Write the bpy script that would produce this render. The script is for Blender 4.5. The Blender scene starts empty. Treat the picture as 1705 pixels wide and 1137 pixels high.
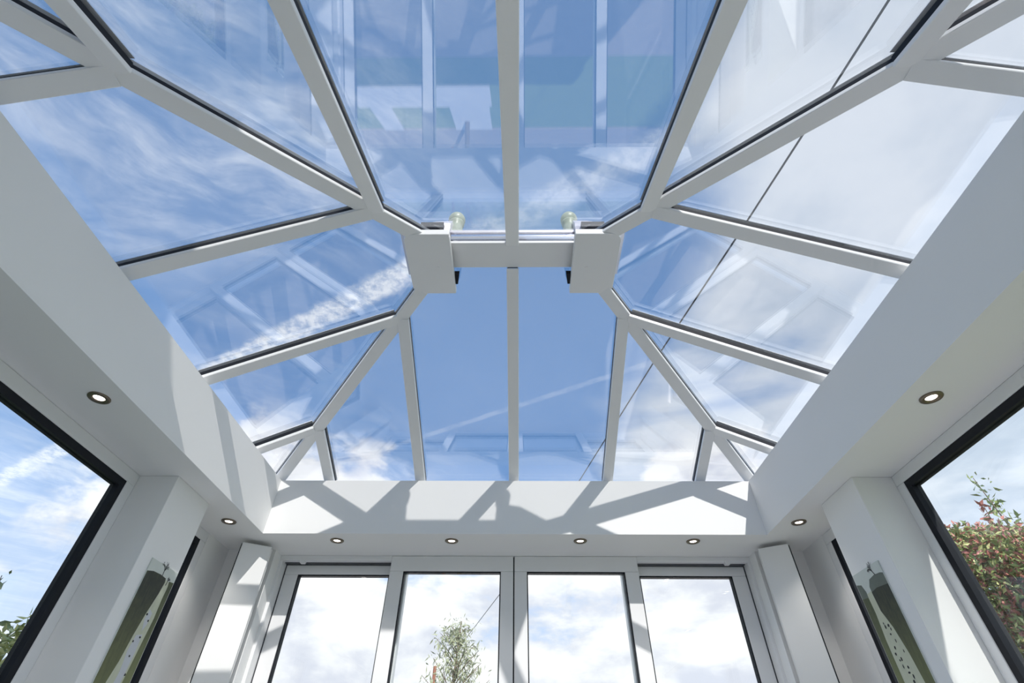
import bpy, math, random
import numpy as np
from mathutils import Vector, Matrix
random.seed(7); rng = np.random.default_rng(7)
scene = bpy.context.scene
COL = scene.collection

# ------------------------------------------------------------------ camera
cam_d = bpy.data.cameras.new('camera'); cam = bpy.data.objects.new('camera', cam_d); COL.objects.link(cam)
cam_d.sensor_width = 36.0; cam_d.sensor_fit = 'HORIZONTAL'; cam_d.lens = 817.2 / 1705 * 36.0
cam_d.clip_start = 0.02; cam_d.clip_end = 500
R_ = Vector((0.99993304, 0.00942273, 0.00671743)); U_ = Vector((0.00141993, -0.67600918, 0.73689184)); F_ = Vector((-0.01148458, 0.73683296, 0.67597729))
m = Matrix.Identity(4)
for i in range(3):
    m[i][0] = R_[i]; m[i][1] = U_[i]; m[i][2] = -F_[i]
m[0][3], m[1][3], m[2][3] = 0.0278, 0.0, 1.2
cam.matrix_world = m
scene.camera = cam
vs = scene.view_settings
vs.view_transform = 'Standard'; vs.look = 'None'; vs.gamma = 1.0; vs.use_curve_mapping = False
vs.exposure = 0.34

# ------------------------------------------------------------------ node helper
class NT:
    def __init__(s, tree): s.t = tree; s.n = tree.nodes; s.l = tree.links
    def node(s, typ, **kw):
        nd = s.n.new(typ)
        for k, v in kw.items(): setattr(nd, k, v)
        return nd
    def put(s, sock, v):
        if isinstance(v, bpy.types.NodeSocket): s.l.new(v, sock)
        elif v is not None:
            if hasattr(sock.default_value, '__len__') and not hasattr(v, '__len__'): v = (v,) * len(sock.default_value)
            if hasattr(v, '__len__') and len(v) == 3 and len(sock.default_value) == 4: v = (*v, 1)
            sock.default_value = v
    def math(s, op, a, b=None, c=None, clamp=False):
        nd = s.node('ShaderNodeMath', operation=op, use_clamp=clamp)
        for i, v in enumerate((a, b, c)):
            if v is not None: s.put(nd.inputs[i], v)
        return nd.outputs[0]
    def add(s, a, b): return s.math('ADD', a, b)
    def sub(s, a, b): return s.math('SUBTRACT', a, b)
    def mul(s, a, b): return s.math('MULTIPLY', a, b)
    def div(s, a, b): return s.math('DIVIDE', a, b)
    def smooth(s, v, lo, hi):
        nd = s.node('ShaderNodeMapRange', interpolation_type='SMOOTHSTEP')
        s.put(nd.inputs[0], v); s.put(nd.inputs[1], lo); s.put(nd.inputs[2], hi)
        return nd.outputs[0]
    def mix(s, f, a, b):
        nd = s.node('ShaderNodeMix', data_type='RGBA')
        s.put(nd.inputs[0], f); s.put(nd.inputs[6], a); s.put(nd.inputs[7], b)
        return nd.outputs[2]
    def comb(s, x, y, z=0.0):
        nd = s.node('ShaderNodeCombineXYZ')
        for i, v in enumerate((x, y, z)): s.put(nd.inputs[i], v)
        return nd.outputs[0]
    def noise(s, vec, scale=1.0, detail=6.0, rough=0.55, dist=0.0):
        nd = s.node('ShaderNodeTexNoise'); s.put(nd.inputs['Vector'], vec)
        nd.inputs['Scale'].default_value = scale; nd.inputs['Detail'].default_value = detail
        nd.inputs['Roughness'].default_value = rough; nd.inputs['Distortion'].default_value = dist
        return nd.outputs[0]
    def ramp(s, f, stops):
        nd = s.node('ShaderNodeValToRGB'); s.put(nd.inputs[0], f)
        e = nd.color_ramp.elements
        while len(e) < len(stops): e.new(0.5)
        for el, (p, c) in zip(e, stops): el.position = p; el.color = (*c, 1)
        return nd.outputs[0]

# ------------------------------------------------------------------ sky
world = bpy.data.worlds.new('sky'); scene.world = world; world.use_nodes = True
W = NT(world.node_tree); W.n.clear()
tc = W.node('ShaderNodeTexCoord'); sep = W.node('ShaderNodeSeparateXYZ'); W.l.new(tc.outputs['Generated'], sep.inputs[0])
dx, dy, dz = sep.outputs
zc = W.math('MAXIMUM', dz, 0.06)
u = W.div(dx, zc); v = W.div(dy, zc)
base = W.ramp(dz, [(0.0, (0.62, 0.72, 0.88)), (0.16, (0.56, 0.68, 0.88)), (0.30, (0.42, 0.56, 0.82)), (0.46, (0.140, 0.292, 0.59)), (0.8, (0.120, 0.255, 0.52)), (1.0, (0.13, 0.26, 0.515))])
# high thin streaks, drawn out along one direction
ca, sa = math.cos(math.radians(40)), math.sin(math.radians(40))
al = W.add(W.mul(u, ca), W.mul(v, sa)); ac = W.sub(W.mul(v, ca), W.mul(u, sa))
warp = W.noise(W.comb(u, v, 3.1), 1.3, 3)
ac2 = W.add(ac, W.mul(W.sub(warp, 0.5), 0.5))
st1 = W.noise(W.comb(W.mul(al, 1.0), W.mul(ac2, 2.3), 0.0), 2.6, 10, 0.68)
st2 = W.noise(W.comb(u, v, 9.0), 0.9, 2)
left = W.smooth(W.mul(u, -1.0), 0.05, 0.85)
cir = W.mul(W.smooth(st1, 0.36, 0.78), W.smooth(W.add(st2, W.mul(left, 0.34)), 0.46, 0.84))
cir = W.mul(W.mul(cir, W.smooth(dz, 0.10, 0.30)), W.sub(1.0, W.mul(W.mul(W.smooth(v, 0.60, 0.84), W.sub(1.0, W.smooth(v, 1.45, 2.0))), 0.78)))
col = W.mix(W.math('MULTIPLY', cir, 0.95, clamp=True), base, (0.78, 0.84, 0.94))
# vapour trails: straight in the plane of the high cloud
def trail(a, b, c, half, soft, strength, fine):
    L = math.hypot(a, b)
    dst = W.math('ABSOLUTE', W.add(W.mul(W.sub(W.add(W.mul(u, a / L), W.mul(v, b / L)), c / L), 1.0), W.mul(W.sub(W.noise(W.comb(u, v, 5.0), fine, 5, 0.7), 0.5), soft)))
    band = W.sub(1.0, W.smooth(dst, half * 0.35, half))
    tex = W.smooth(W.noise(W.comb(u, v, 1.0), fine * 1.6, 5, 0.7), 0.34, 0.62)
    return W.mul(W.mul(band, W.add(W.mul(tex, 0.75), 0.25)), strength)
t1 = trail(0.584, 1.0, 0.655, 0.050, 0.055, 0.96, 15.0)
t1 = W.mul(t1, W.sub(1.0, W.mul(W.smooth(u, -0.30, 0.0), 0.62)))
col = W.mix(t1, col, (0.80, 0.85, 0.93))
t2 = trail(0.56, 1.0, 1.425, 0.018, 0.015, 0.22, 9.0)
col = W.mix(t2, col, (0.75, 0.81, 0.92))
# broad pale cloud bank on the right
n1 = W.noise(W.comb(u, v, 20.0), 1.35, 9, 0.56, 0.35)
n1b = W.noise(W.comb(u, v, 33.0), 3.2, 6, 0.55)
right = W.smooth(u, 0.02, 0.80)
hole = W.smooth(W.math('SQRT', W.add(W.math('POWER', W.sub(u, 0.78), 2.0), W.math('POWER', W.mul(W.sub(v, 1.26), 0.8), 2.0))), 0.08, 0.36)
dens = W.add(n1, W.sub(W.mul(right, 0.72), 0.30))
dens = W.sub(dens, W.mul(W.sub(1.0, hole), 0.26))
bank = W.mul(W.smooth(dens, 0.43, 0.72), W.smooth(dz, 0.16, 0.34))
bankc = W.mix(W.smooth(n1b, 0.3, 0.7), (0.53, 0.61, 0.72), (0.75, 0.80, 0.87))
col = W.mix(W.mul(bank, 0.93), col, bankc)
# heaped clouds towards the horizon
az = W.math('ARCTAN2', dx, dy)
el = W.math('ARCSINE', dz)
cp = W.comb(W.mul(az, 1.0), W.mul(el, 1.9), 2.35)
c1 = W.noise(cp, 4.3, 10, 0.56, 0.15)
c2 = W.noise(W.comb(W.add(W.mul(az, 1.0), 0.02), W.add(W.mul(el, 1.9), 0.075), 2.35), 4.3, 8, 0.56, 0.15)
low = W.sub(1.0, W.smooth(el, 0.16, 0.62))
ctr = W.sub(1.0, W.smooth(W.math('ABSOLUTE', az), 0.40, 0.85))
clr = W.mul(W.sub(1.0, W.smooth(W.math('ABSOLUTE', W.add(az, 0.02)), 0.10, 0.34)), W.smooth(el, 0.30, 0.42))
aaz = W.math('ABSOLUTE', az)
rgt = W.mul(W.smooth(aaz, 0.20, 0.36), W.sub(1.0, W.smooth(aaz, 0.50, 0.75)))
cd = W.add(W.add(c1, W.mul(low, 0.09)), W.add(W.mul(W.sub(W.mul(ctr, low), 0.45), 0.19), W.mul(clr, -0.16)))
cd = W.add(cd, W.mul(W.mul(rgt, W.sub(1.0, W.smooth(el, 0.46, 0.60))), 0.22))
cum = W.mul(W.smooth(cd, 0.56, 0.67), W.smooth(low, 0.0, 0.25))
shade = W.smooth(W.add(W.sub(c1, c2), W.mul(W.sub(0.5, low), 0.05)), -0.15, 0.07)
cumc = W.mix(shade, (0.66, 0.68, 0.76), (0.95, 0.95, 0.95))
col = W.mix(W.mul(cum, 0.95), col, cumc)
bg = W.node('ShaderNodeBackground'); W.l.new(col, bg.inputs[0]); bg.inputs[1].default_value = 1.0
wo = W.node('ShaderNodeOutputWorld'); W.l.new(bg.outputs[0], wo.inputs[0])

# ------------------------------------------------------------------ sun
SUN = Vector((-0.34, 1.191, -0.90)).normalized()
sd = bpy.data.lights.new('sun', 'SUN'); so = bpy.data.objects.new('sun', sd); COL.objects.link(so)
sd.energy = 3.6; sd.angle = math.radians(0.6); sd.color = (1.0, 0.965, 0.91)
so.rotation_euler = SUN.to_track_quat('-Z', 'Y').to_euler(); so.location = -SUN * 30

# ------------------------------------------------------------------ materials
MATS = {}
def mat(name, color, rough=0.5, metal=0.0, spec=0.5, vary=0.0, vscale=8.0, emit=None, bump=0.0, bscale=60.0, stretch=None):
    mt = bpy.data.materials.new(name); mt.use_nodes = True; T = NT(mt.node_tree)
    b = mt.node_tree.nodes['Principled BSDF']
    b.inputs['Roughness'].default_value = rough; b.inputs['Metallic'].default_value = metal
    b.inputs['Specular IOR Level'].default_value = spec
    tcn = T.node('ShaderNodeTexCoord'); vec = tcn.outputs['Object']
    if stretch:
        mp = T.node('ShaderNodeMapping'); T.l.new(vec, mp.inputs[0]); mp.inputs['Scale'].default_value = stretch; vec = mp.outputs[0]
    f = T.noise(vec, vscale, 4)
    lo = tuple(max(0, c * (1 - vary)) for c in color); hi = tuple(min(1, c * (1 + vary)) for c in color)
    T.l.new(T.mix(f, lo, hi), b.inputs['Base Color'])
    if bump:
        bn = T.node('ShaderNodeBump'); bn.inputs['Strength'].default_value = bump; bn.inputs['Distance'].default_value = 0.002
        T.l.new(T.noise(vec, bscale, 3), bn.inputs['Height']); T.l.new(bn.outputs[0], b.inputs['Normal'])
    if emit:
        b.inputs['Emission Color'].default_value = (*emit[0], 1); b.inputs['Emission Strength'].default_value = emit[1]
    MATS[name] = mt; return mt
def glass(name, tint, f0):
    mt = bpy.data.materials.new(name); mt.use_nodes = True; T = NT(mt.node_tree); T.n.clear()
    lw = T.node('ShaderNodeLayerWeight'); lw.inputs[0].default_value = 0.5
    fr = T.math('ADD', T.mul(T.math('POWER', lw.outputs['Facing'], 5.0), 0.8 - f0), f0, clamp=True)
    tr = T.node('ShaderNodeBsdfTransparent'); tr.inputs[0].default_value = (*tint, 1)
    gl = T.node('ShaderNodeBsdfGlossy'); gl.inputs['Roughness'].default_value = 0.0; gl.inputs[0].default_value = (0.95, 0.97, 1, 1)
    mx = T.node('ShaderNodeMixShader'); T.l.new(fr, mx.inputs[0]); T.l.new(tr.outputs[0], mx.inputs[1]); T.l.new(gl.outputs[0], mx.inputs[2])
    o = T.node('ShaderNodeOutputMaterial'); T.l.new(mx.outputs[0], o.inputs[0])
    MATS[name] = mt; return mt
mat('wall_paint', (0.92, 0.915, 0.91), 0.65, vary=0.012, vscale=3, bump=0.05, bscale=180)
mat('frame_white', (0.88, 0.88, 0.875), 0.32, vary=0.01)
mat('upvc_white', (0.86, 0.86, 0.87), 0.28, vary=0.01)
mat('gasket_black', (0.010, 0.012, 0.018), 0.6, spec=0.25, vary=0.2)
mat('dark_grey_seal', (0.05, 0.055, 0.065), 0.4, vary=0.1)
mat('polished_metal', (0.80, 0.79, 0.84), 0.18, metal=1.0, vary=0.02)
mat('satin_metal', (0.74, 0.72, 0.78), 0.32, metal=0.35, vary=0.05)
mat('finial_stone', (0.34, 0.38, 0.31), 0.4, vary=0.12, vscale=40)
mat('bronze', (0.23, 0.19, 0.15), 0.3, metal=1.0, vary=0.1)
mat('floor_tile', (0.84, 0.78, 0.72), 0.45, vary=0.05, vscale=2)
mat('lawn_green', (0.20, 0.26, 0.10), 0.9, vary=0.35, vscale=25)
mat('patio_stone', (0.40, 0.33, 0.29), 0.85, vary=0.18, vscale=6)
mat('render_wall', (0.72, 0.68, 0.62), 0.9, vary=0.05)
mat('roof_tile', (0.30, 0.17, 0.12), 0.9, vary=0.2)
mat('flat_roof_felt', (0.20, 0.20, 0.21), 0.9, vary=0.1)
mat('cable_black', (0.015, 0.015, 0.018), 0.6)
mat('lamp_lens', (0.9, 0.9, 0.88), 0.3, emit=((1.0, 0.93, 0.85), 6.0))
mat('canvas_sky', (0.66, 0.70, 0.66), 0.75, vary=0.05, vscale=30)
mat('canvas_path', (0.60, 0.62, 0.48), 0.75, vary=0.16, vscale=14, stretch=(1, 3, 1))
mat('print_grey_hill', (0.16, 0.185, 0.16), 0.75, vary=0.25, vscale=20)
def hill(name, lo, hi):
    mt = mat(name, lo, 0.75); T = NT(mt.node_tree); b = mt.node_tree.nodes['Principled BSDF']
    tcn = T.node('ShaderNodeTexCoord'); sp = T.node('ShaderNodeSeparateXYZ'); T.l.new(tcn.outputs['Object'], sp.inputs[0])
    mp = T.node('ShaderNodeMapping'); T.l.new(tcn.outputs['Object'], mp.inputs[0]); mp.inputs['Scale'].default_value = (1, 5, 0.6)
    n_ = T.noise(mp.outputs[0], 12, 5, 0.65); n2 = T.noise(tcn.outputs['Object'], 30, 4, 0.6)
    g = T.add(T.smooth(sp.outputs[2], 0.5, 1.0), T.mul(T.sub(n_, 0.5), 0.9))
    c_ = T.mix(T.math('ADD', g, T.mul(T.sub(n2, 0.5), 0.5), clamp=True), lo, hi)
    T.l.new(c_, b.inputs['Base Color'])
hill('print_dark_hill', (0.17, 0.185, 0.085), (0.045, 0.05, 0.04))
hill('print_green_hill', (0.22, 0.24, 0.11), (0.09, 0.105, 0.06))
mat('print_ink', (0.02, 0.02, 0.025), 0.7)
mat('print_snow', (0.62, 0.64, 0.68), 0.75, vary=0.1, vscale=20)
mat('bark', (0.23, 0.17, 0.12), 0.9, vary=0.3, vscale=20)
mat('stake_red', (0.36, 0.15, 0.10), 0.8, vary=0.2)
mat('leaf_green', (0.26, 0.32, 0.11), 0.5, vary=0.5, vscale=6)
mat('leaf_red', (0.50, 0.19, 0.15), 0.5, vary=0.45, vscale=6)
mat('leaf_yellow', (0.58, 0.58, 0.24), 0.5, vary=0.4, vscale=6)
mat('leaf_grey', (0.40, 0.42, 0.27), 0.5, vary=0.35, vscale=5)
glass('roof_glass', (0.975, 0.98, 0.985), 0.165)
glass('door_glass', (0.97, 0.985, 0.985), 0.035)

# ------------------------------------------------------------------ mesh helpers
def props(o, label=None, cat=None, group=None, kind=None):
    if label: o['label'] = label
    if cat: o['category'] = cat
    if group: o['group'] = group
    if kind: o['kind'] = kind
    return o
def empty(name, loc=(0, 0, 0)):
    o = bpy.data.objects.new(name, None); o.location = loc; o.empty_display_size = 0.1; COL.objects.link(o); o['_w'] = list(loc); return o
def wloc(o):
    p = Vector((0, 0, 0))
    while o is not None: p += o.location; o = o.parent
    return p
class MB:
    def __init__(s): s.v = []; s.f = []
    def poly(s, vs, fs):
        k = len(s.v); s.v += [tuple(p) for p in vs]; s.f += [tuple(i + k for i in f) for f in fs]; return s
    def box(s, x0, x1, y0, y1, z0, z1):
        return s.poly([(x0, y0, z0), (x1, y0, z0), (x1, y1, z0), (x0, y1, z0), (x0, y0, z1), (x1, y0, z1), (x1, y1, z1), (x0, y1, z1)],
                      [(0, 3, 2, 1), (4, 5, 6, 7), (0, 1, 5, 4), (1, 2, 6, 5), (2, 3, 7, 6), (3, 0, 4, 7)])
    def prism(s, ring_a, ring_b):
        n = len(ring_a)
        return s.poly(list(ring_a) + list(ring_b), [tuple(reversed(range(n))), tuple(range(n, 2 * n))] + [(i, (i + 1) % n, n + (i + 1) % n, n + i) for i in range(n)])
    def lathe(s, c, prof, n=28, axis='z'):
        k = len(s.v); c = Vector(c)
        for r, h in prof:
            for i in range(n):
                t = 2 * math.pi * i / n
                s.v.append((c.x + r * math.cos(t), c.y + r * math.sin(t), c.z + h))
        for j in range(len(prof) - 1):
            for i in range(n):
                a = k + j * n + i; b = k + j * n + (i + 1) % n
                s.f.append((a, b, b + n, a + n))
        s.f.append(tuple(k + i for i in reversed(range(n)))); s.f.append(tuple(k + (len(prof) - 1) * n + i for i in range(n)))
        return s
    def tube(s, pts, radii, n=8):
        pts = [Vector(p) for p in pts]; k = len(s.v)
        if not hasattr(radii, '__len__'): radii = [radii] * len(pts)
        for j, p in enumerate(pts):
            t = (pts[min(j + 1, len(pts) - 1)] - pts[max(j - 1, 0)]).normalized()
            a = t.cross(Vector((0, 0, 1)) if abs(t.z) < 0.9 else Vector((1, 0, 0))).normalized(); b = t.cross(a)
            for i in range(n):
                q = p + (a * math.cos(2 * math.pi * i / n) + b * math.sin(2 * math.pi * i / n)) * radii[j]
                s.v.append(tuple(q))
        for j in range(len(pts) - 1):
            for i in range(n):
                a_ = k + j * n + i; b_ = k + j * n + (i + 1) % n
                s.f.append((a_, b_, b_ + n, a_ + n))
        s.f.append(tuple(k + i for i in range(n))); s.f.append(tuple(k + (len(pts) - 1) * n + i for i in reversed(range(n))))
        return s
    def build(s, name, material, parent=None, origin=None, bevel=0.0, smooth=False):
        pw = wloc(parent) if parent is not None else Vector((0, 0, 0))
        if origin is None:
            a = np.array(s.v); origin = Vector(((a[:, 0].min() + a[:, 0].max()) / 2, (a[:, 1].min() + a[:, 1].max()) / 2, a[:, 2].min()))
        origin = Vector(origin)
        me = bpy.data.meshes.new(name)
        me.from_pydata([tuple(Vector(p) - origin) for p in s.v], [], s.f); me.update()
        import bmesh
        bm = bmesh.new(); bm.from_mesh(me); bmesh.ops.recalc_face_normals(bm, faces=bm.faces); bm.to_mesh(me); bm.free()
        me.materials.append(MATS[material])
        o = bpy.data.objects.new(name, me); COL.objects.link(o)
        o.location = origin - pw
        if parent is not None: o.parent = parent
        if smooth:
            for p in me.polygons: p.use_smooth = True
        if bevel:
            bv = o.modifiers.new('edge', 'BEVEL'); bv.width = bevel; bv.segments = 2; bv.limit_method = 'ANGLE'; bv.angle_limit = math.radians(40)
        return o
def box(name, material, parent, *b, bevel=0.0): return MB().box(*b).build(name, material, parent, bevel=bevel)

# ------------------------------------------------------------------ room shell
WX = 1.938; CZ = 2.40; FY = 3.108; NY = 0.245; HX = 1.593; CT = 2.762
YD = 3.50; OUTX = 1.99; NW = -1.0
props(box('floor', 'floor_tile', None, -OUTX, OUTX, NW - 0.1, 3.72, -0.12, 0.0), kind='structure')
mb = MB()
def ring(hx, y0, y1, z): return [(-hx, y0, z), (hx, y0, z), (hx, y1, z), (-hx, y1, z)]
rings = [ring(2.06, NW - 0.1, 3.74, CZ), ring(HX, NY, FY, CZ), ring(HX, NY, FY, CT), ring(HX + 0.078, NY - 0.09, FY + 0.09, CT), ring(HX + 0.078, NY - 0.09, FY + 0.09, 2.70), ring(2.06, NW - 0.1, 3.74, 2.70)]
vsx = [p for r in rings for p in r]; fs = []
for j in range(6):
    for i in range(4):
        a = j * 4 + i; b = j * 4 + (i + 1) % 4; k = (j + 1) % 6
        fs.append((a, b, k * 4 + (i + 1) % 4, k * 4 + i))
props(mb.poly(vsx, fs).build('ceiling', 'wall_paint'), kind='structure')
# side walls: pilaster and corner pier each side
PX = 1.735
for s, nm in ((-1, 'wall_left'), (1, 'wall_right')):
    mb = MB()
    def sb(x0, x1, *r): mb.box(min(s * x0, s * x1), max(s * x0, s * x1), *r)
    sb(WX, OUTX, 3.115, 3.72, 0, CZ)
    sb(WX, OUTX, NW, -0.55, 0, CZ)
    wl = props(mb.build(nm, 'wall_paint'), kind='structure')
    MB().box(min(s * PX, s * OUTX), max(s * PX, s * OUTX), 2.34, 2.676, 0, CZ).build('pilaster', 'wall_paint', wl, bevel=0.003)
props(box('wall_near', 'wall_paint', None, -OUTX, OUTX, NW - 0.1, NW, 0, CZ), kind='structure')
mb = MB()
for s in (-1, 1):
    mb.box(min(s * 1.615, s * WX), max(s * 1.615, s * WX), 3.40, 3.72, 0, CZ)
props(mb.build('wall_far', 'wall_paint'), kind='structure')

# ------------------------------------------------------------------ side windows
def window(idx, s, y0, y1, z0, z1, fw, gw):
    X = lambda a, b: (min(s * a, s * b), max(s * a, s * b))
    def bars(a, b, w, ya, yb, za, zb):
        m_ = MB(); xx = X(a, b)
        m_.box(*xx, ya, yb, zb - w, zb); m_.box(*xx, ya, yb, za, za + w); m_.box(*xx, ya, ya + w, za + w, zb - w); m_.box(*xx, yb - w, yb, za + w, zb - w)
        return m_
    w = props(bars(WX, WX + 0.048, fw, y0, y1, z0, z1).build('window_%d' % idx, 'upvc_white', bevel=0.004), kind='structure')
    bars(WX + 0.004, WX + 0.05, gw, y0 + fw, y1 - fw, z0 + fw, z1 - fw).build('gasket', 'gasket_black', w)
    MB().box(*X(WX + 0.018, WX + 0.046), y0 + fw + gw, y1 - fw - gw, z0 + fw + gw, z1 - fw - gw).build('glass_pane', 'door_glass', w)
    return w
window(1, -1, -0.55, 2.34, 0.10, CZ, 0.060, 0.034)
window(2, -1, 2.676, 3.115, 0.10, CZ, 0.060, 0.034)
window(3, 1, -0.55, 2.34, 0.10, CZ, 0.055, 0.034)
window(4, 1, 2.676, 3.115, 0.10, CZ, 0.060, 0.034)

# ------------------------------------------------------------------ sliding doors
door = props(empty('door_1', (0, YD, 0)), kind='structure')
for s in (-1, 1):
    X = lambda a, b: (min(s * a, s * b), max(s * a, s * b))
    MB().box(*X(0.842, 1.66), YD, YD + 0.20, 2.366, CZ).build('head_frame', 'upvc_white', door, bevel=0.003)
    MB().box(*X(1.595, 1.66), YD, YD + 0.20, 0, 2.366).build('jamb', 'upvc_white', door, bevel=0.003)
    MB().box(*X(1.5905, 1.595), YD + 0.078, YD + 0.10, 0, 2.366).build('edge_gap_strip', 'dark_grey_seal', door)
    MB().box(*X(0.842, 1.5905), YD + 0.040, YD + 0.10, 2.362, 2.366).build('edge_gap_strip', 'dark_grey_seal', door)
    def panel(xa, xb, ga, gb, ya, zt, zg, name):
        m_ = MB(); yb = ya + 0.06
        m_.box(*X(xa, xb), ya, yb, zg, zt); m_.box(*X(xa, xb), ya, yb, 0.02, 0.13); m_.box(*X(xa, ga), ya, yb, 0.13, zg); m_.box(*X(gb, xb), ya, yb, 0.13, zg)
        p_ = m_.build('sliding_panel', 'upvc_white', door, bevel=0.004)
        g_ = MB(); gy = (ya + 0.006, ya + 0.05); t = 0.007
        g_.box(*X(ga, gb), *gy, zg - t, zg); g_.box(*X(ga, gb), *gy, 0.13, 0.13 + t); g_.box(*X(ga, ga + t), *gy, 0.13 + t, zg - t); g_.box(*X(gb - t, gb), *gy, 0.13 + t, zg - t)
        g_.build('gasket', 'gasket_black', p_)
        MB().box(*X(ga + t, gb - t), ya + 0.016, ya + 0.040, 0.13 + t, zg - t).build('glass_pane', 'door_glass', p_)
        return p_
    panel(0.004, 0.842, 0.088, 0.750, YD, CZ - 0.001, 2.299, 'inner')
    panel(0.74, 1.590, 0.86, 1.496, YD + 0.08, 2.361, 2.300, 'outer')
    m_ = MB(); cx = s * 1.457
    m_.prism([(cx - 0.020, YD - 0.004, 2.376), (cx + 0.020, YD - 0.004, 2.376), (cx + 0.014, YD - 0.004, 2.350), (cx - 0.014, YD - 0.004, 2.350)],
             [(cx - 0.020, YD + 0.03, 2.376), (cx + 0.020, YD + 0.03, 2.376), (cx + 0.014, YD + 0.03, 2.350), (cx - 0.014, YD + 0.03, 2.350)])
    m_.build('door_stop', 'upvc_white', door)
MB().box(-0.004, 0.004, YD + 0.02, YD + 0.05, 0.02, CZ - 0.002).build('meeting_seal', 'gasket_black', door)
MB().box(-1.66, 1.66, YD, YD + 0.20, 0, 0.02).build('threshold', 'upvc_white', door)

# ------------------------------------------------------------------ corner panels (tall boxed panels just short of the soffit)
for s, lab in ((-1, 'tall white boxed corner panel, sunlit, left of the sliding doors'), (1, 'tall white boxed corner panel in shade, right of the sliding doors')):
    e_ = empty('corner_panel', (s * 1.66, 3.25, 0)); props(e_, lab, 'corner panel', 'corner panels beside the doors')
    A = Vector((s * 1.738, 3.178, 0)); B = Vector((s * 1.583, 3.268, 0)); dirv = (B - A).normalized(); nrm = Vector((-dirv.y, dirv.x, 0))
    if nrm.y < 0: nrm = -nrm
    def pr(a, b, d0, d1, z0, z1):
        q = [A.lerp(B, a) + nrm * d0, A.lerp(B, b) + nrm * d0, A.lerp(B, b) + nrm * d1, A.lerp(B, a) + nrm * d1]
        return MB().prism([(p.x, p.y, z0) for p in q], [(p.x, p.y, z1) for p in q])
    pr(0.0, 1.0, 0.0, 0.09, 0.0, 2.372).build('front_board', 'frame_white', e_, bevel=0.003)
    pr(-0.025, 0.0, 0.01, 0.07, 0.0, 2.366).build('edge_gap_strip', 'gasket_black', e_)  # black strip standing in for the shadow gap along the outer edge
    pr(1.0, 1.05, 0.03, 0.10, 0.0, 2.366).build('side_board', 'frame_white', e_)

# ------------------------------------------------------------------ roof lantern
X0 = HX + 0.078; YF = FY + 0.09; YN = NY - 0.09; Z0 = CT; YR = (YF + YN) / 2; KF = 0.416; HYF = YF - YR
RX = 0.348; ZR = Z0 + KF * HYF; KE = (ZR - Z0) / (X0 - RX)
HIPR = (X0 - RX) / HYF
lantern = props(empty('roof_lantern', (0, YR, CT)), 'white hipped roof lantern of glass panes in slim bars over the room', 'roof lantern')
def zf(x, y): return min(ZR, Z0 + KF * (YF - y), Z0 + KF * (y - YN), Z0 + KE * (X0 - abs(x)))
NRM = {'far': Vector((0, KF, 1)).normalized(), 'near': Vector((0, -KF, 1)).normalized(), 'left': Vector((-KE, 0, 1)).normalized(), 'right': Vector((KE, 0, 1)).normalized()}
PH = 0.023; GT = 0.047; PT = 0.020
def bar(name, p0, p1, up, hw, parent=lantern):
    p0 = Vector(p0); p1 = Vector(p1); t = (p1 - p0).normalized(); sd_ = t.cross(up).normalized(); up = sd_.cross(t)
    def sweep(prof): return MB().prism([p0 + sd_ * a + up * b for a, b in prof], [p1 + sd_ * a + up * b for a, b in prof])
    c = 0.004
    o = sweep([(-hw + 0.002, 0), (hw - 0.002, 0), (hw, 0.003), (hw, PH - c), (hw - c, PH), (-hw + c, PH), (-hw, PH - c), (-hw, 0.003)]).build(name, 'frame_white', parent)
    sweep([(-hw + 0.004, PH), (hw - 0.004, PH), (hw - 0.004, GT), (-hw + 0.004, GT)]).build('gasket', 'gasket_black', o)
    ho = hw - 0.004
    sweep([(-ho, GT + PT), (ho, GT + PT), (ho * 0.8, GT + PT + 0.009), (-ho * 0.8, GT + PT + 0.009)]).build('outer_cap', 'frame_white', o)
    return o
JX = [0.649, 1.284]; EY = [0.362, 1.085]
HW = 0.034
def hip_at_x(x): return HYF * 0 + (X0 - abs(x)) / HIPR     # run inwards from the eave at that x
# hips
for sx in (-1, 1):
    for sy, nm in ((1, 'far'), (-1, 'near')):
        ye = YF if sy > 0 else YN
        up = (NRM[nm] + NRM['left' if sx < 0 else 'right']).normalized()
        bar('hip_rafter', (sx * X0, ye, Z0), (sx * (RX + 0.05), YR + sy * 0.05 / HIPR, ZR - 0.05 / HIPR * KF), up, HW + 0.003)
# rafters on the long slopes
for sy, nm in ((1, 'far'), (-1, 'near')):
    ye = YF if sy > 0 else YN
    yt = YR + sy * 0.08
    bar('rafter', (0, ye, Z0), (0, yt, zf(0, yt)), NRM[nm], HW)
    for jx in JX:
        run = hip_at_x(jx) - 0.015
        for sx in (-1, 1):
            y1 = ye - sy * run
            bar('rafter', (sx * jx, ye, Z0), (sx * jx, y1, Z0 + KF * run), NRM[nm], HW)
# rafters on the two hipped ends
for sx, nm in ((-1, 'left'), (1, 'right')):
    for ey in EY:
        for sy in (-1, 1):
            y = YR + sy * ey
            run = HIPR * (HYF - ey) - 0.012
            bar('rafter', (sx * X0, y, Z0), (sx * (X0 - run), y, Z0 + KE * run), NRM[nm], HW)
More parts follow.
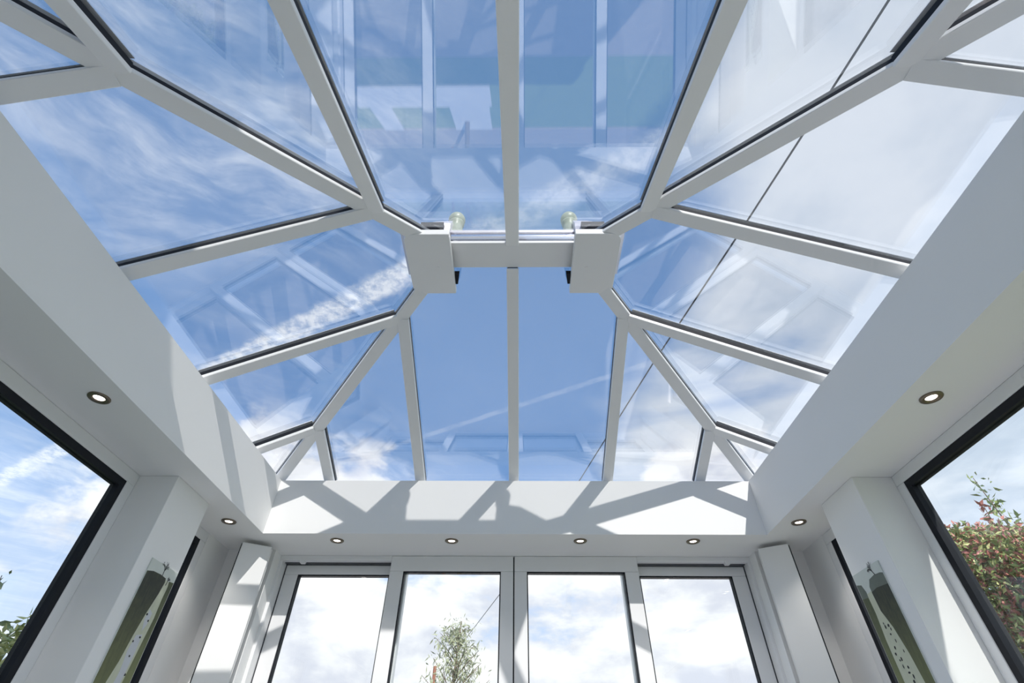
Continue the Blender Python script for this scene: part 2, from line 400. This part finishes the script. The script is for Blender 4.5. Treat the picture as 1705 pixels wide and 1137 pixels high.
# glass
def inset(poly, ds):
    n = len(poly); out = []
    area = sum(poly[i][0] * poly[(i + 1) % n][1] - poly[(i + 1) % n][0] * poly[i][1] for i in range(n))
    sg = 1 if area > 0 else -1
    lines = []
    for i in range(n):
        a = Vector((*poly[i], 0)); b = Vector((*poly[(i + 1) % n], 0)); t = (b - a).normalized(); nn = Vector((-t.y, t.x, 0)) * sg
        lines.append((a + nn * ds[i], t))
    for i in range(n):
        p, t = lines[i - 1]; q, r = lines[i]
        den = t.x * r.y - t.y * r.x; w_ = q - p; k_ = (w_.x * r.y - w_.y * r.x) / den
        z_ = p + t * k_; out.append((z_.x, z_.y))
    return out
BI = 0.014; EO = -0.05
def pane(poly, ds, nm):
    nv = NRM[nm]; pl = inset(poly, ds)
    def zz(x, y): return {'far': Z0 + KF * (YF - y), 'near': Z0 + KF * (y - YN), 'left': Z0 + KE * (X0 + x), 'right': Z0 + KE * (X0 - x)}[nm]
    a = [Vector((x, y, zz(x, y))) + nv * GT for x, y in pl]; b = [p + nv * PT for p in a]
    MB().prism(a, b).build('glass_pane', 'roof_glass', lantern)
for sy, nm in ((1, 'far'), (-1, 'near')):
    ye = YF if sy > 0 else YN
    hy = lambda x: ye - sy * hip_at_x(x)
    for sx in (-1, 1):
        pane([(sx * X0, ye), (sx * JX[1], ye), (sx * JX[1], hy(JX[1]))], [EO, BI, BI + 0.004], nm)
        pane([(sx * JX[1], ye), (sx * JX[0], ye), (sx * JX[0], hy(JX[0])), (sx * JX[1], hy(JX[1]))], [EO, BI, BI + 0.004, BI], nm)
        pane([(sx * JX[0], ye), (0, ye), (0, YR), (sx * RX, YR), (sx * JX[0], hy(JX[0]))], [EO, BI, 0.062, BI + 0.004, BI], nm)
for sx, nm in ((-1, 'left'), (1, 'right')):
    hx = lambda ey: sx * (RX + ey * HIPR)
    xe = sx * X0
    for sy in (-1, 1):
        pane([(xe, YR + sy * HYF), (xe, YR + sy * EY[1]), (hx(EY[1]), YR + sy * EY[1])], [EO, BI, BI + 0.004], nm)
        pane([(xe, YR + sy * EY[1]), (xe, YR + sy * EY[0]), (hx(EY[0]), YR + sy * EY[0]), (hx(EY[1]), YR + sy * EY[1])], [EO, BI, BI + 0.004, BI], nm)
    pane([(xe, YR - EY[0]), (xe, YR + EY[0]), (hx(EY[0]), YR + EY[0]), (sx * RX, YR), (hx(EY[0]), YR - EY[0])], [EO, BI, BI + 0.004, BI + 0.004, BI], nm)
# eaves beams
for sy, ye in ((1, YF), (-1, YN)):
    ya, yb = sorted((ye - sy * 0.0, ye + sy * 0.06))
    MB().box(-X0 - 0.06, X0 + 0.06, ya, yb, 2.70, Z0 + 0.034).build('eaves_beam', 'frame_white', lantern)
for sx in (-1, 1):
    xa, xb = sorted((sx * X0, sx * (X0 + 0.06)))
    MB().box(xa, xb, YN, YF, 2.70, Z0 + 0.032).build('eaves_beam', 'frame_white', lantern)
# ridge
RL = RX - 0.01
ridge = MB().prism([(-RL, YR - 0.084, ZR - 0.012), (-RL, YR + 0.084, ZR - 0.012), (-RL, YR + 0.084, ZR + 0.008), (-RL, YR - 0.084, ZR + 0.008)],
                   [(RL, YR - 0.084, ZR - 0.012), (RL, YR + 0.084, ZR - 0.012), (RL, YR + 0.084, ZR + 0.008), (RL, YR - 0.084, ZR + 0.008)]).build('ridge_beam', 'frame_white', lantern, bevel=0.003)
box('ridge_shadow_strip', 'gasket_black', ridge, -RL, RL, YR - 0.062, YR + 0.062, ZR + 0.008, ZR + 0.022)  # black block in place of the shadow in the step below the ridge body
def along_x(prof, x0, x1): return MB().prism([(x0, YR + a, ZR + b) for a, b in prof], [(x1, YR + a, ZR + b) for a, b in prof])
def arc(cy, cz, r, a0, a1, n): return [(cy + r * math.cos(math.radians(a0 + (a1 - a0) * i / n)), cz + r * math.sin(math.radians(a0 + (a1 - a0) * i / n))) for i in range(n + 1)]
prof = arc(-0.046, 0.060, 0.038, 270, 90, 12) + arc(0.046, 0.060, 0.038, 90, -90, 12)
along_x(prof, -RL, RL).build('ridge_body', 'polished_metal', ridge, smooth=False)
along_x([(-0.078, 0.098), (0.078, 0.098), (0.082, 0.110), (0.060, 0.132), (0.02, 0.140), (-0.02, 0.140), (-0.060, 0.132), (-0.082, 0.110)], -RL - 0.02, RL + 0.02).build('outer_ridge_cap', 'satin_metal', ridge)
for sx in (-1, 1):
    # inner boss: plate with two rounded outer corners and a raised rim
    def boss(xi, xo, hy_, r, z0, z1):
        hn = hy_ - 0.026
        pts = [(xi, YR - hn), (xo - r, YR - hn)]
        for cyy, a0 in ((YR - hn + r, -90), (YR + hy_ - r, 0)):
            for i in range(1, 8):
                t = math.radians(a0 + 90 * i / 8); pts.append((xo - r + r * math.cos(t), cyy + r * math.sin(t)))
            pts.append((xo, YR + hy_ - r) if a0 == -90 else (xo - r, YR + hy_))
        pts += [(xi, YR + hy_)]
        return MB().prism([(sx * x, y, z0) for x, y in pts], [(sx * x, y, z1) for x, y in pts])
    cap = boss(0.326, 0.568, 0.217, 0.055, 3.312, 3.356).build('ridge_end_cap', 'frame_white', lantern, bevel=0.004)
    boss(0.335, 0.545, 0.20, 0.05, 3.356, 3.372).build('cap_seal', 'gasket_black', cap)
    MB().lathe((sx * 0.405, YR + 0.03, 3.309), [(0.010, 0.0), (0.010, 0.006)], 14).build('screw_cover', 'frame_white', cap)
    MB().prism([(sx * 0.300, YR + 0.10, 3.345), (sx * 0.330, YR + 0.10, 3.345), (sx * 0.330, YR + 0.165, 3.335), (sx * 0.312, YR + 0.165, 3.335)],
               [(sx * 0.300, YR + 0.10, 3.372), (sx * 0.330, YR + 0.10, 3.372), (sx * 0.330, YR + 0.165, 3.352), (sx * 0.312, YR + 0.165, 3.352)]).build('bracket', 'gasket_black', cap)
    # outside: sloping end cover, neck and ball finial
    ec = MB()
    def sec(x, hb, ht, zb, zt): return [(sx * x, YR - hb, ZR + zb), (sx * x, YR + hb, ZR + zb), (sx * x, YR + hb, ZR + zb + (zt - zb) * 0.45), (sx * x, YR + ht, ZR + zt), (sx * x, YR - ht, ZR + zt), (sx * x, YR - hb, ZR + zb + (zt - zb) * 0.45)]
    ec.prism(sec(0.345, 0.105, 0.060, 0.07, 0.235), sec(0.43, 0.125, 0.070, 0.045, 0.215)).prism(sec(0.43, 0.125, 0.070, 0.045, 0.215), sec(0.60, 0.150, 0.090, 0.005, 0.105))
    ec.build('outer_end_cover', 'satin_metal', lantern)
    box('cover_shade_block', 'gasket_black', lantern, *sorted((sx * 0.375, sx * 0.50)), YR - 0.142, YR - 0.112, ZR + 0.05, ZR + 0.10)  # solid black block stands in for the shade inside the hollow cover
    fin = MB().lathe((sx * 0.335, YR, ZR + 0.12), [(0.062, 0.0), (0.062, 0.02), (0.050, 0.035), (0.044, 0.06), (0.040, 0.12), (0.034, 0.15), (0.045, 0.165), (0.045, 0.175)], 24).build('finial', 'finial_stone', lantern, smooth=True)
    R0 = 0.050; prof = [(max(0.002, R0 * math.sin(math.pi * i / 16)), R0 * (1 - math.cos(math.pi * i / 16))) for i in range(17)]
    MB().lathe((sx * 0.335, YR, 3.725 - R0), prof, 28).build('ball', 'finial_stone', fin, smooth=True)

# ------------------------------------------------------------------ recessed downlights
spots = [(-1.717, 1.650, 'lit recessed downlight in the left soffit, above the big left window'),
         (-1.727, 2.918, 'lit recessed downlight in the left soffit, near the far left corner'),
         (-1.150, 3.222, 'lit recessed downlight leftmost in the row above the sliding doors'),
         (-0.403, 3.222, 'lit recessed downlight second from left above the sliding doors'),
         (0.431, 3.216, 'lit recessed downlight third from left above the sliding doors'),
         (1.158, 3.216, 'lit recessed downlight rightmost in the row above the sliding doors'),
         (1.717, 1.648, 'lit recessed downlight in the right soffit, above the big right window'),
         (1.707, 2.908, 'lit recessed downlight in the right soffit, near the far right corner')]
def downlight(x, y, lab):
    e_ = empty('downlight', (x, y, CZ)); props(e_, lab, 'downlight', 'downlights set in the soffit')
    mb = MB(); n = 32; prof = [(0.043, 0.0), (0.043, -0.004), (0.040, -0.007), (0.027, -0.007), (0.0215, -0.003), (0.0215, -0.0005)]
    k = 0
    for r, h in prof:
        for i in range(n): mb.v.append((x + r * math.cos(2 * math.pi * i / n), y + r * math.sin(2 * math.pi * i / n), CZ + h))
    for j in range(len(prof) - 1):
        for i in range(n): mb.f.append((j * n + i, j * n + (i + 1) % n, (j + 1) * n + (i + 1) % n, (j + 1) * n + i))
    mb.build('bezel', 'bronze', e_, smooth=True)
    MB().lathe((x, y, CZ - 0.004), [(0.004, 0.0), (0.016, 0.001), (0.021, 0.0025), (0.021, 0.0035)], 28).build('lens', 'lamp_lens', e_, smooth=True)
    l = bpy.data.lights.new('downlight_beam', 'SPOT'); l.energy = 4.5; l.spot_size = math.radians(110); l.spot_blend = 0.6; l.shadow_soft_size = 0.025; l.color = (1.0, 0.95, 0.88)
    lo = bpy.data.objects.new('downlight_beam', l); COL.objects.link(lo); lo.parent = e_; lo.location = (0, 0, -0.012)
for a in spots: downlight(*a)

# ------------------------------------------------------------------ canvas prints on the pilasters
def flat(name, material, parent, s, pts, lift):
    x = s * (PX - lift)
    ring_ = [(x, y, z) for y, z in pts]; back = [(s * (PX - lift + 0.0006), y, z) for y, z in pts]
    return MB().prism(ring_, back).build(name, material, parent)
def print_tree(parent, s, root, lean, size, seed):
    r = random.Random(seed); segs = []
    def grow(p, a, L, w, d):
        q = (p[0] + math.cos(a) * L, p[1] + math.sin(a) * L); segs.append((p, q, w))
        if d:
            for k in range(2 if d < 3 else 3): grow(q, a + r.uniform(-0.85, 0.85), L * r.uniform(0.6, 0.85), w * 0.65, d - 1)
    grow(root, lean, size, 0.0022, 4)
    mb = MB(); x = s * (PX - 0.0070)
    for (a, b), (c, d), w in segs:
        t = Vector((c - a, d - b)); n_ = Vector((-t.y, t.x)).normalized() * w
        mb.prism([(x, a + n_.x, b + n_.y), (x, c + n_.x, d + n_.y), (x, c - n_.x, d - n_.y), (x, a - n_.x, b - n_.y)],
                 [(x + s * 0.0004, a + n_.x, b + n_.y), (x + s * 0.0004, c + n_.x, d + n_.y), (x + s * 0.0004, c - n_.x, d - n_.y), (x + s * 0.0004, a - n_.x, b - n_.y)])
    return mb.build('printed_tree', 'print_ink', parent)
def blot(parent, s, y, z, w, h, seed):
    r = random.Random(seed)
    pts = [(y + w * math.cos(t) * r.uniform(0.7, 1.2), z + h * math.sin(t) * r.uniform(0.7, 1.2)) for t in [2 * math.pi * i / 7 for i in range(7)]]
    return flat('printed_sheep', 'print_ink', parent, s, pts, 0.0070)
def canvas(s, label):
    e_ = empty('canvas_print', (s * (PX - 0.009), 2.55, 0.95)); props(e_, label, 'wall art', 'canvas prints on the pilasters')
    MB().box(min(s * PX, s * (PX - 0.006)), max(s * PX, s * (PX - 0.006)), 2.43, 2.664, 0.95, 2.02).build('canvas', 'canvas_sky', e_, bevel=0.0008)
    return e_
cl = canvas(-1, 'tall narrow canvas print of green hills and bare tree on left pilaster')
flat('printed_path', 'canvas_path', cl, -1, [(2.590, 1.968), (2.626, 1.965), (2.640, 1.80), (2.63, 1.5), (2.64, 1.0), (2.45, 1.0), (2.50, 1.5), (2.535, 1.70), (2.57, 1.86)], 0.0063)
flat('printed_hill', 'print_dark_hill', cl, -1, [(2.431, 1.962), (2.476, 1.973), (2.539, 1.976), (2.587, 1.972), (2.593, 1.955), (2.585, 1.904), (2.557, 1.804), (2.539, 1.713), (2.526, 1.613), (2.505, 1.533), (2.50, 1.30), (2.47, 0.96), (2.431, 0.96)], 0.0066)
flat('printed_hill', 'print_green_hill', cl, -1, [(2.622, 1.968), (2.662, 1.972), (2.662, 0.96), (2.60, 0.96), (2.61, 1.545), (2.622, 1.695), (2.631, 1.805), (2.626, 1.887), (2.629, 1.945)], 0.0066)
flat('printed_snow', 'print_snow', cl, -1, [(2.575, 1.83), (2.602, 1.82), (2.60, 1.77), (2.585, 1.74), (2.565, 1.79)], 0.0066)
flat('printed_snow', 'print_snow', cl, -1, [(2.56, 1.72), (2.60, 1.73), (2.605, 1.66), (2.60, 1.56), (2.59, 1.45), (2.545, 1.45), (2.56, 1.58), (2.548, 1.66)], 0.0066)
print_tree(cl, -1, (2.552, 1.975), math.radians(95), 0.020, 5)
print_tree(cl, -1, (2.606, 1.945), math.radians(80), 0.014, 9)
for i, (y, z) in enumerate([(2.569, 1.808), (2.597, 1.786), (2.592, 1.717), (2.557, 1.695), (2.579, 1.64), (2.605, 1.573)]): blot(cl, -1, y, z, 0.006, 0.0055, i)
cr_ = canvas(1, 'tall narrow canvas print of green hills and birds on right pilaster')
cr_['label'] = 'tall narrow canvas print of green hills and dark flock on right pilaster'
flat('printed_path', 'canvas_path', cr_, 1, [(2.566, 1.925), (2.612, 1.92), (2.612, 1.84), (2.622, 1.73), (2.63, 1.0), (2.48, 1.0), (2.49, 1.547), (2.50, 1.655), (2.53, 1.762), (2.562, 1.837)], 0.0063)
flat('printed_hill', 'print_grey_hill', cr_, 1, [(2.547, 1.969), (2.50, 1.976), (2.45, 1.972), (2.431, 1.966), (2.431, 1.91), (2.569, 1.91), (2.569, 1.942)], 0.0065)
flat('printed_hill', 'print_dark_hill', cr_, 1, [(2.431, 1.918), (2.52, 1.925), (2.57, 1.918), (2.565, 1.837), (2.531, 1.762), (2.504, 1.655), (2.49, 1.547), (2.48, 0.96), (2.431, 0.96)], 0.0068)
flat('printed_hill', 'print_grey_hill', cr_, 1, [(2.662, 1.975), (2.625, 1.965), (2.610, 1.93), (2.612, 1.90), (2.662, 1.90)], 0.0065)
flat('printed_hill', 'print_green_hill', cr_, 1, [(2.662, 1.91), (2.612, 1.905), (2.609, 1.837), (2.621, 1.73), (2.622, 1.609), (2.628, 0.96), (2.662, 0.96)], 0.0068)
print_tree(cr_, 1, (2.490, 1.974), math.radians(60), 0.020, 12)
for i, (y, z) in enumerate([(2.586, 1.789), (2.583, 1.774), (2.558, 1.774), (2.552, 1.759), (2.569, 1.742), (2.555, 1.714), (2.581, 1.69), (2.595, 1.669), (2.586, 1.643), (2.572, 1.646), (2.582, 1.619), (2.553, 1.612), (2.561, 1.593), (2.544, 1.577), (2.555, 1.560), (2.533, 1.669)]):
    blot(cr_, 1, y, z, 0.0035 + 0.0035 * ((i * 7) % 5) / 4, 0.005 + 0.004 * ((i * 3) % 4) / 3, 40 + i)

# ------------------------------------------------------------------ outdoors
props(box('lawn', 'lawn_green', None, -60, 60, -40, 90, -0.30, -0.16), kind='structure')
props(MB().box(-5, 5, 3.76, 6.4, -0.16, -0.05).box(2.02, 3.2, -0.9, 3.76, -0.16, -0.05).box(-3.0, -2.02, -0.9, 3.76, -0.16, -0.05).build('patio_and_bounce_strips', 'patio_stone'), kind='structure')  # two side strips are unseen, added to bounce warmer light onto the soffit
mat('pale_paving', (0.72, 0.68, 0.66), 0.85, vary=0.06, vscale=5)
props(MB().box(-2.95, -0.45, 7.5, 8.3, -0.16, -0.12).box(-2.75, -2.35, 8.3, 9.4, -0.16, -0.12).box(-1.25, -0.5, 8.3, 9.4, -0.16, -0.12).build('garden_paving', 'pale_paving'), kind='structure')
props(box('garden_path', 'patio_stone', None, -12, 12, 9.4, 12.5, -0.16, -0.12), kind='structure')
# house the room is built on to: its gable rake shades part of the lantern
hs = props(empty('house_gable', (-3.3, -4, 0)), kind='structure')
prof = [(-8.2, -0.16), (1.6, -0.16), (1.6, 2.30), (-3.3, 7.20), (-8.2, 2.30)]
MB().prism([(x, -1.12, z) for x, z in prof], [(x, -9.0, z) for x, z in prof]).build('gable_wall', 'render_wall', hs)
for s in (-1, 1):
    a = [(-3.3, 7.20), (-3.3 + s * 5.1, 2.10), (-3.3 + s * 5.1, 2.156), (-3.3, 7.256)]
    MB().prism([(x, -1.02, z) for x, z in a], [(x, -9.1, z) for x, z in a]).build('roof_slope', 'roof_tile', hs)
# overhead cable
D = [((0.526, 0.190, 0.829), 3.80), ((0.467, 0.380, 0.799), 3.82), ((0.395, 0.541, 0.743), 3.84), ((0.268, 0.735, 0.623), 3.88), ((0.120, 0.887, 0.447), 3.96), ((-0.030, 0.963, 0.267), 4.04), ((-0.077, 0.974, 0.212), 4.07)]
pts = [Vector((0.0278, 0, 1.2)) + Vector(d) * (h / d[2]) for d, h in D]
first = pts[0] + (pts[0] - pts[1]) * 8; last = pts[-1] + (pts[-1] - pts[-2]) * 1.6
cable = MB().tube([first] + pts + [last], 0.0085, 8).build('overhead_cable', 'cable_black')
props(cable, 'thin black overhead cable crossing the sky above the glass roof', 'cable')

def leaves(name, material, parent, centres, size, aspect, seed, hang=0.0):
    r = np.random.default_rng(seed); c = np.asarray(centres, float); n = len(c)
    unit = lambda a: a / np.linalg.norm(a, axis=1)[:, None]
    d = r.normal(size=(n, 3)); d[:, 2] -= hang; d = unit(d)
    e = unit(np.cross(d, r.normal(size=(n, 3)))); nn = np.cross(d, e)
    L = (size * r.uniform(0.6, 1.3, n))[:, None]; w_ = L * aspect; mid = c + d * L * 0.45
    V = np.stack([c, mid + e * w_ * 0.5 + nn * w_ * 0.18, c + d * L, mid - e * w_ * 0.5 + nn * w_ * 0.18, c + d * L * 0.485], 1).reshape(-1, 3)
    k = (np.arange(n) * 5)[:, None]
    F = np.concatenate([k + np.array([0, 1, 2, 4]), k + np.array([0, 4, 2, 3])])
    o_ = V.mean(axis=0)
    me = bpy.data.meshes.new(name); me.from_pydata((V - o_).tolist(), [], F.tolist()); me.materials.append(MATS[material])
    o = bpy.data.objects.new(name, me); COL.objects.link(o); o.parent = parent; o.location = Vector(o_) - wloc(parent); o['kind'] = 'stuff'
    return o
# red and green hedge beyond the right window
hd = props(empty('garden_hedge', (4.3, 5.0, -0.16)), 'dense red and green leaved hedge outside the right window', 'hedge')
mb = MB()
for k in range(10):
    y = 3.1 + k * 0.36; x = 4.35 + random.uniform(-0.15, 0.15)
    mb.tube([(x, y, -0.16), (x + random.uniform(-.1, .1), y + random.uniform(-.1, .1), 1.3), (x + random.uniform(-.2, .2), y + random.uniform(-.2, .2), 2.5)], [0.035, 0.025, 0.008], 6)
mb.build('stems', 'bark', hd)
def hedge_pts(n, seed, zb):
    r = np.random.default_rng(seed); y = r.uniform(3.2, 6.6, n)
    top = 2.90 + 0.26 * (y - 4.2).clip(-1, 1.2) + 0.05 * np.sin(y * 4.3) + 0.04 * np.sin(y * 9.1 + 1)
    x = 4.35 + r.normal(0, 0.26, n).clip(-0.6, 0.6); z = top * (r.uniform(0.05, 1.0, n) ** zb) + r.normal(0, 0.035, n)
    return np.stack([x, y, z], 1)
leaves('green_leaves', 'leaf_green', hd, hedge_pts(34000, 1, 0.5), 0.062, 0.42, 11)
leaves('red_leaves', 'leaf_red', hd, hedge_pts(24000, 2, 0.42), 0.058, 0.42, 12)
leaves('yellow_leaves', 'leaf_yellow', hd, hedge_pts(12000, 3, 0.4), 0.056, 0.42, 13)
def sprig(parent, base, top, n, seed, material, size=0.07):
    r = np.random.default_rng(seed); base = np.array(base); top = np.array(top)
    MB().tube([base, (base + top) / 2 + r.normal(0, 0.02, 3), top], [0.008, 0.006, 0.003], 5).build('twig', 'bark', parent)
    t = r.uniform(0.3, 1.0, n)[:, None]
    leaves('sprig_leaves', material, parent, base + (top - base) * t + r.normal(0, 0.05, (n, 3)), size, 0.4, seed)
sprig(hd, (4.2, 5.0, 2.8), (4.16, 5.05, 3.42), 45, 21, 'leaf_yellow')
sprig(hd, (4.3, 4.25, 2.7), (4.3, 4.3, 3.40), 60, 22, 'leaf_green')
sprig(hd, (4.4, 4.55, 2.7), (4.42, 4.5, 3.22), 45, 23, 'leaf_red')
# small shrub beyond the left window
sh = props(empty('garden_shrub', (-3.7, 4.3, -0.16)), 'small yellow-green shrub outside the left window', 'shrub')
mb = MB()
for k in range(7):
    a = random.uniform(-0.3, 0.3); b = random.uniform(-0.3, 0.3)
    mb.tube([(-3.7, 4.3, -0.16), (-3.7 + a * 0.6, 4.3 + b * 0.6, 1.0), (-3.7 + a, 4.3 + b, 1.9)], [0.02, 0.014, 0.005], 5)
mb.build('stems', 'bark', sh)
r = np.random.default_rng(5); n = 5200
pp = r.normal(size=(n, 3)); pp /= np.linalg.norm(pp, axis=1)[:, None]; pp *= (r.uniform(0.15, 1, n) ** 0.4)[:, None]
pp = np.array([-3.66, 4.36, 1.33]) + pp * np.array([0.52, 0.55, 0.92])
leaves('green_leaves', 'leaf_green', sh, pp[:2000], 0.085, 0.4, 31)
leaves('yellow_leaves', 'leaf_yellow', sh, pp[2000:], 0.085, 0.4, 32)
sprig(sh, (-3.75, 3.90, 1.7), (-3.74, 3.76, 2.34), 30, 33, 'leaf_green')
# slender grey-leaved tree beyond the doors
tr = props(empty('garden_tree', (-0.98, 9.0, -0.16)), 'slender tree with narrow grey-green leaves seen through the glass doors', 'tree')
mb = MB(); mb.tube([(-0.98, 9, -0.16), (-1.0, 9, 1.2), (-0.96, 9, 2.4), (-0.90, 9, 3.25)], [0.05, 0.04, 0.022, 0.006], 8)
brs = []
r = np.random.default_rng(8)
for k in range(60):
    h = r.uniform(0.9, 3.05); a = r.uniform(0, 2 * math.pi); L = (3.45 - h) * r.uniform(0.25, 0.52) + 0.10
    p0 = np.array([-0.98 + 0.02 * h, 9, h]); p1 = p0 + np.array([math.cos(a) * L * 0.7, math.sin(a) * L * 0.7, L * 0.65])
    mb.tube([p0, (p0 + p1) / 2 + [0, 0, 0.03], p1], [0.010, 0.007, 0.003], 5); brs.append((p0, p1))
mb.build('trunk', 'bark', tr)
cs = []
for p0, p1 in brs:
    t = r.uniform(0.2, 1.05, 46)[:, None]; cs.append(p0 + (p1 - p0) * t + r.normal(0, 0.06, (46, 3)))
cs.append(np.array([-0.93, 9, 3.1]) + r.normal(0, 1, (90, 3)) * np.array([0.09, 0.09, 0.13]))
leaves('foliage', 'leaf_grey', tr, np.concatenate(cs), 0.095, 0.2, 41, hang=0.9)
props(MB().tube([(-1.47, 10.4, -0.16), (-1.46, 10.4, 2.85)], 0.03, 8).build('garden_stake', 'stake_red'), 'reddish wooden stake standing beside the slender garden tree', 'stake')
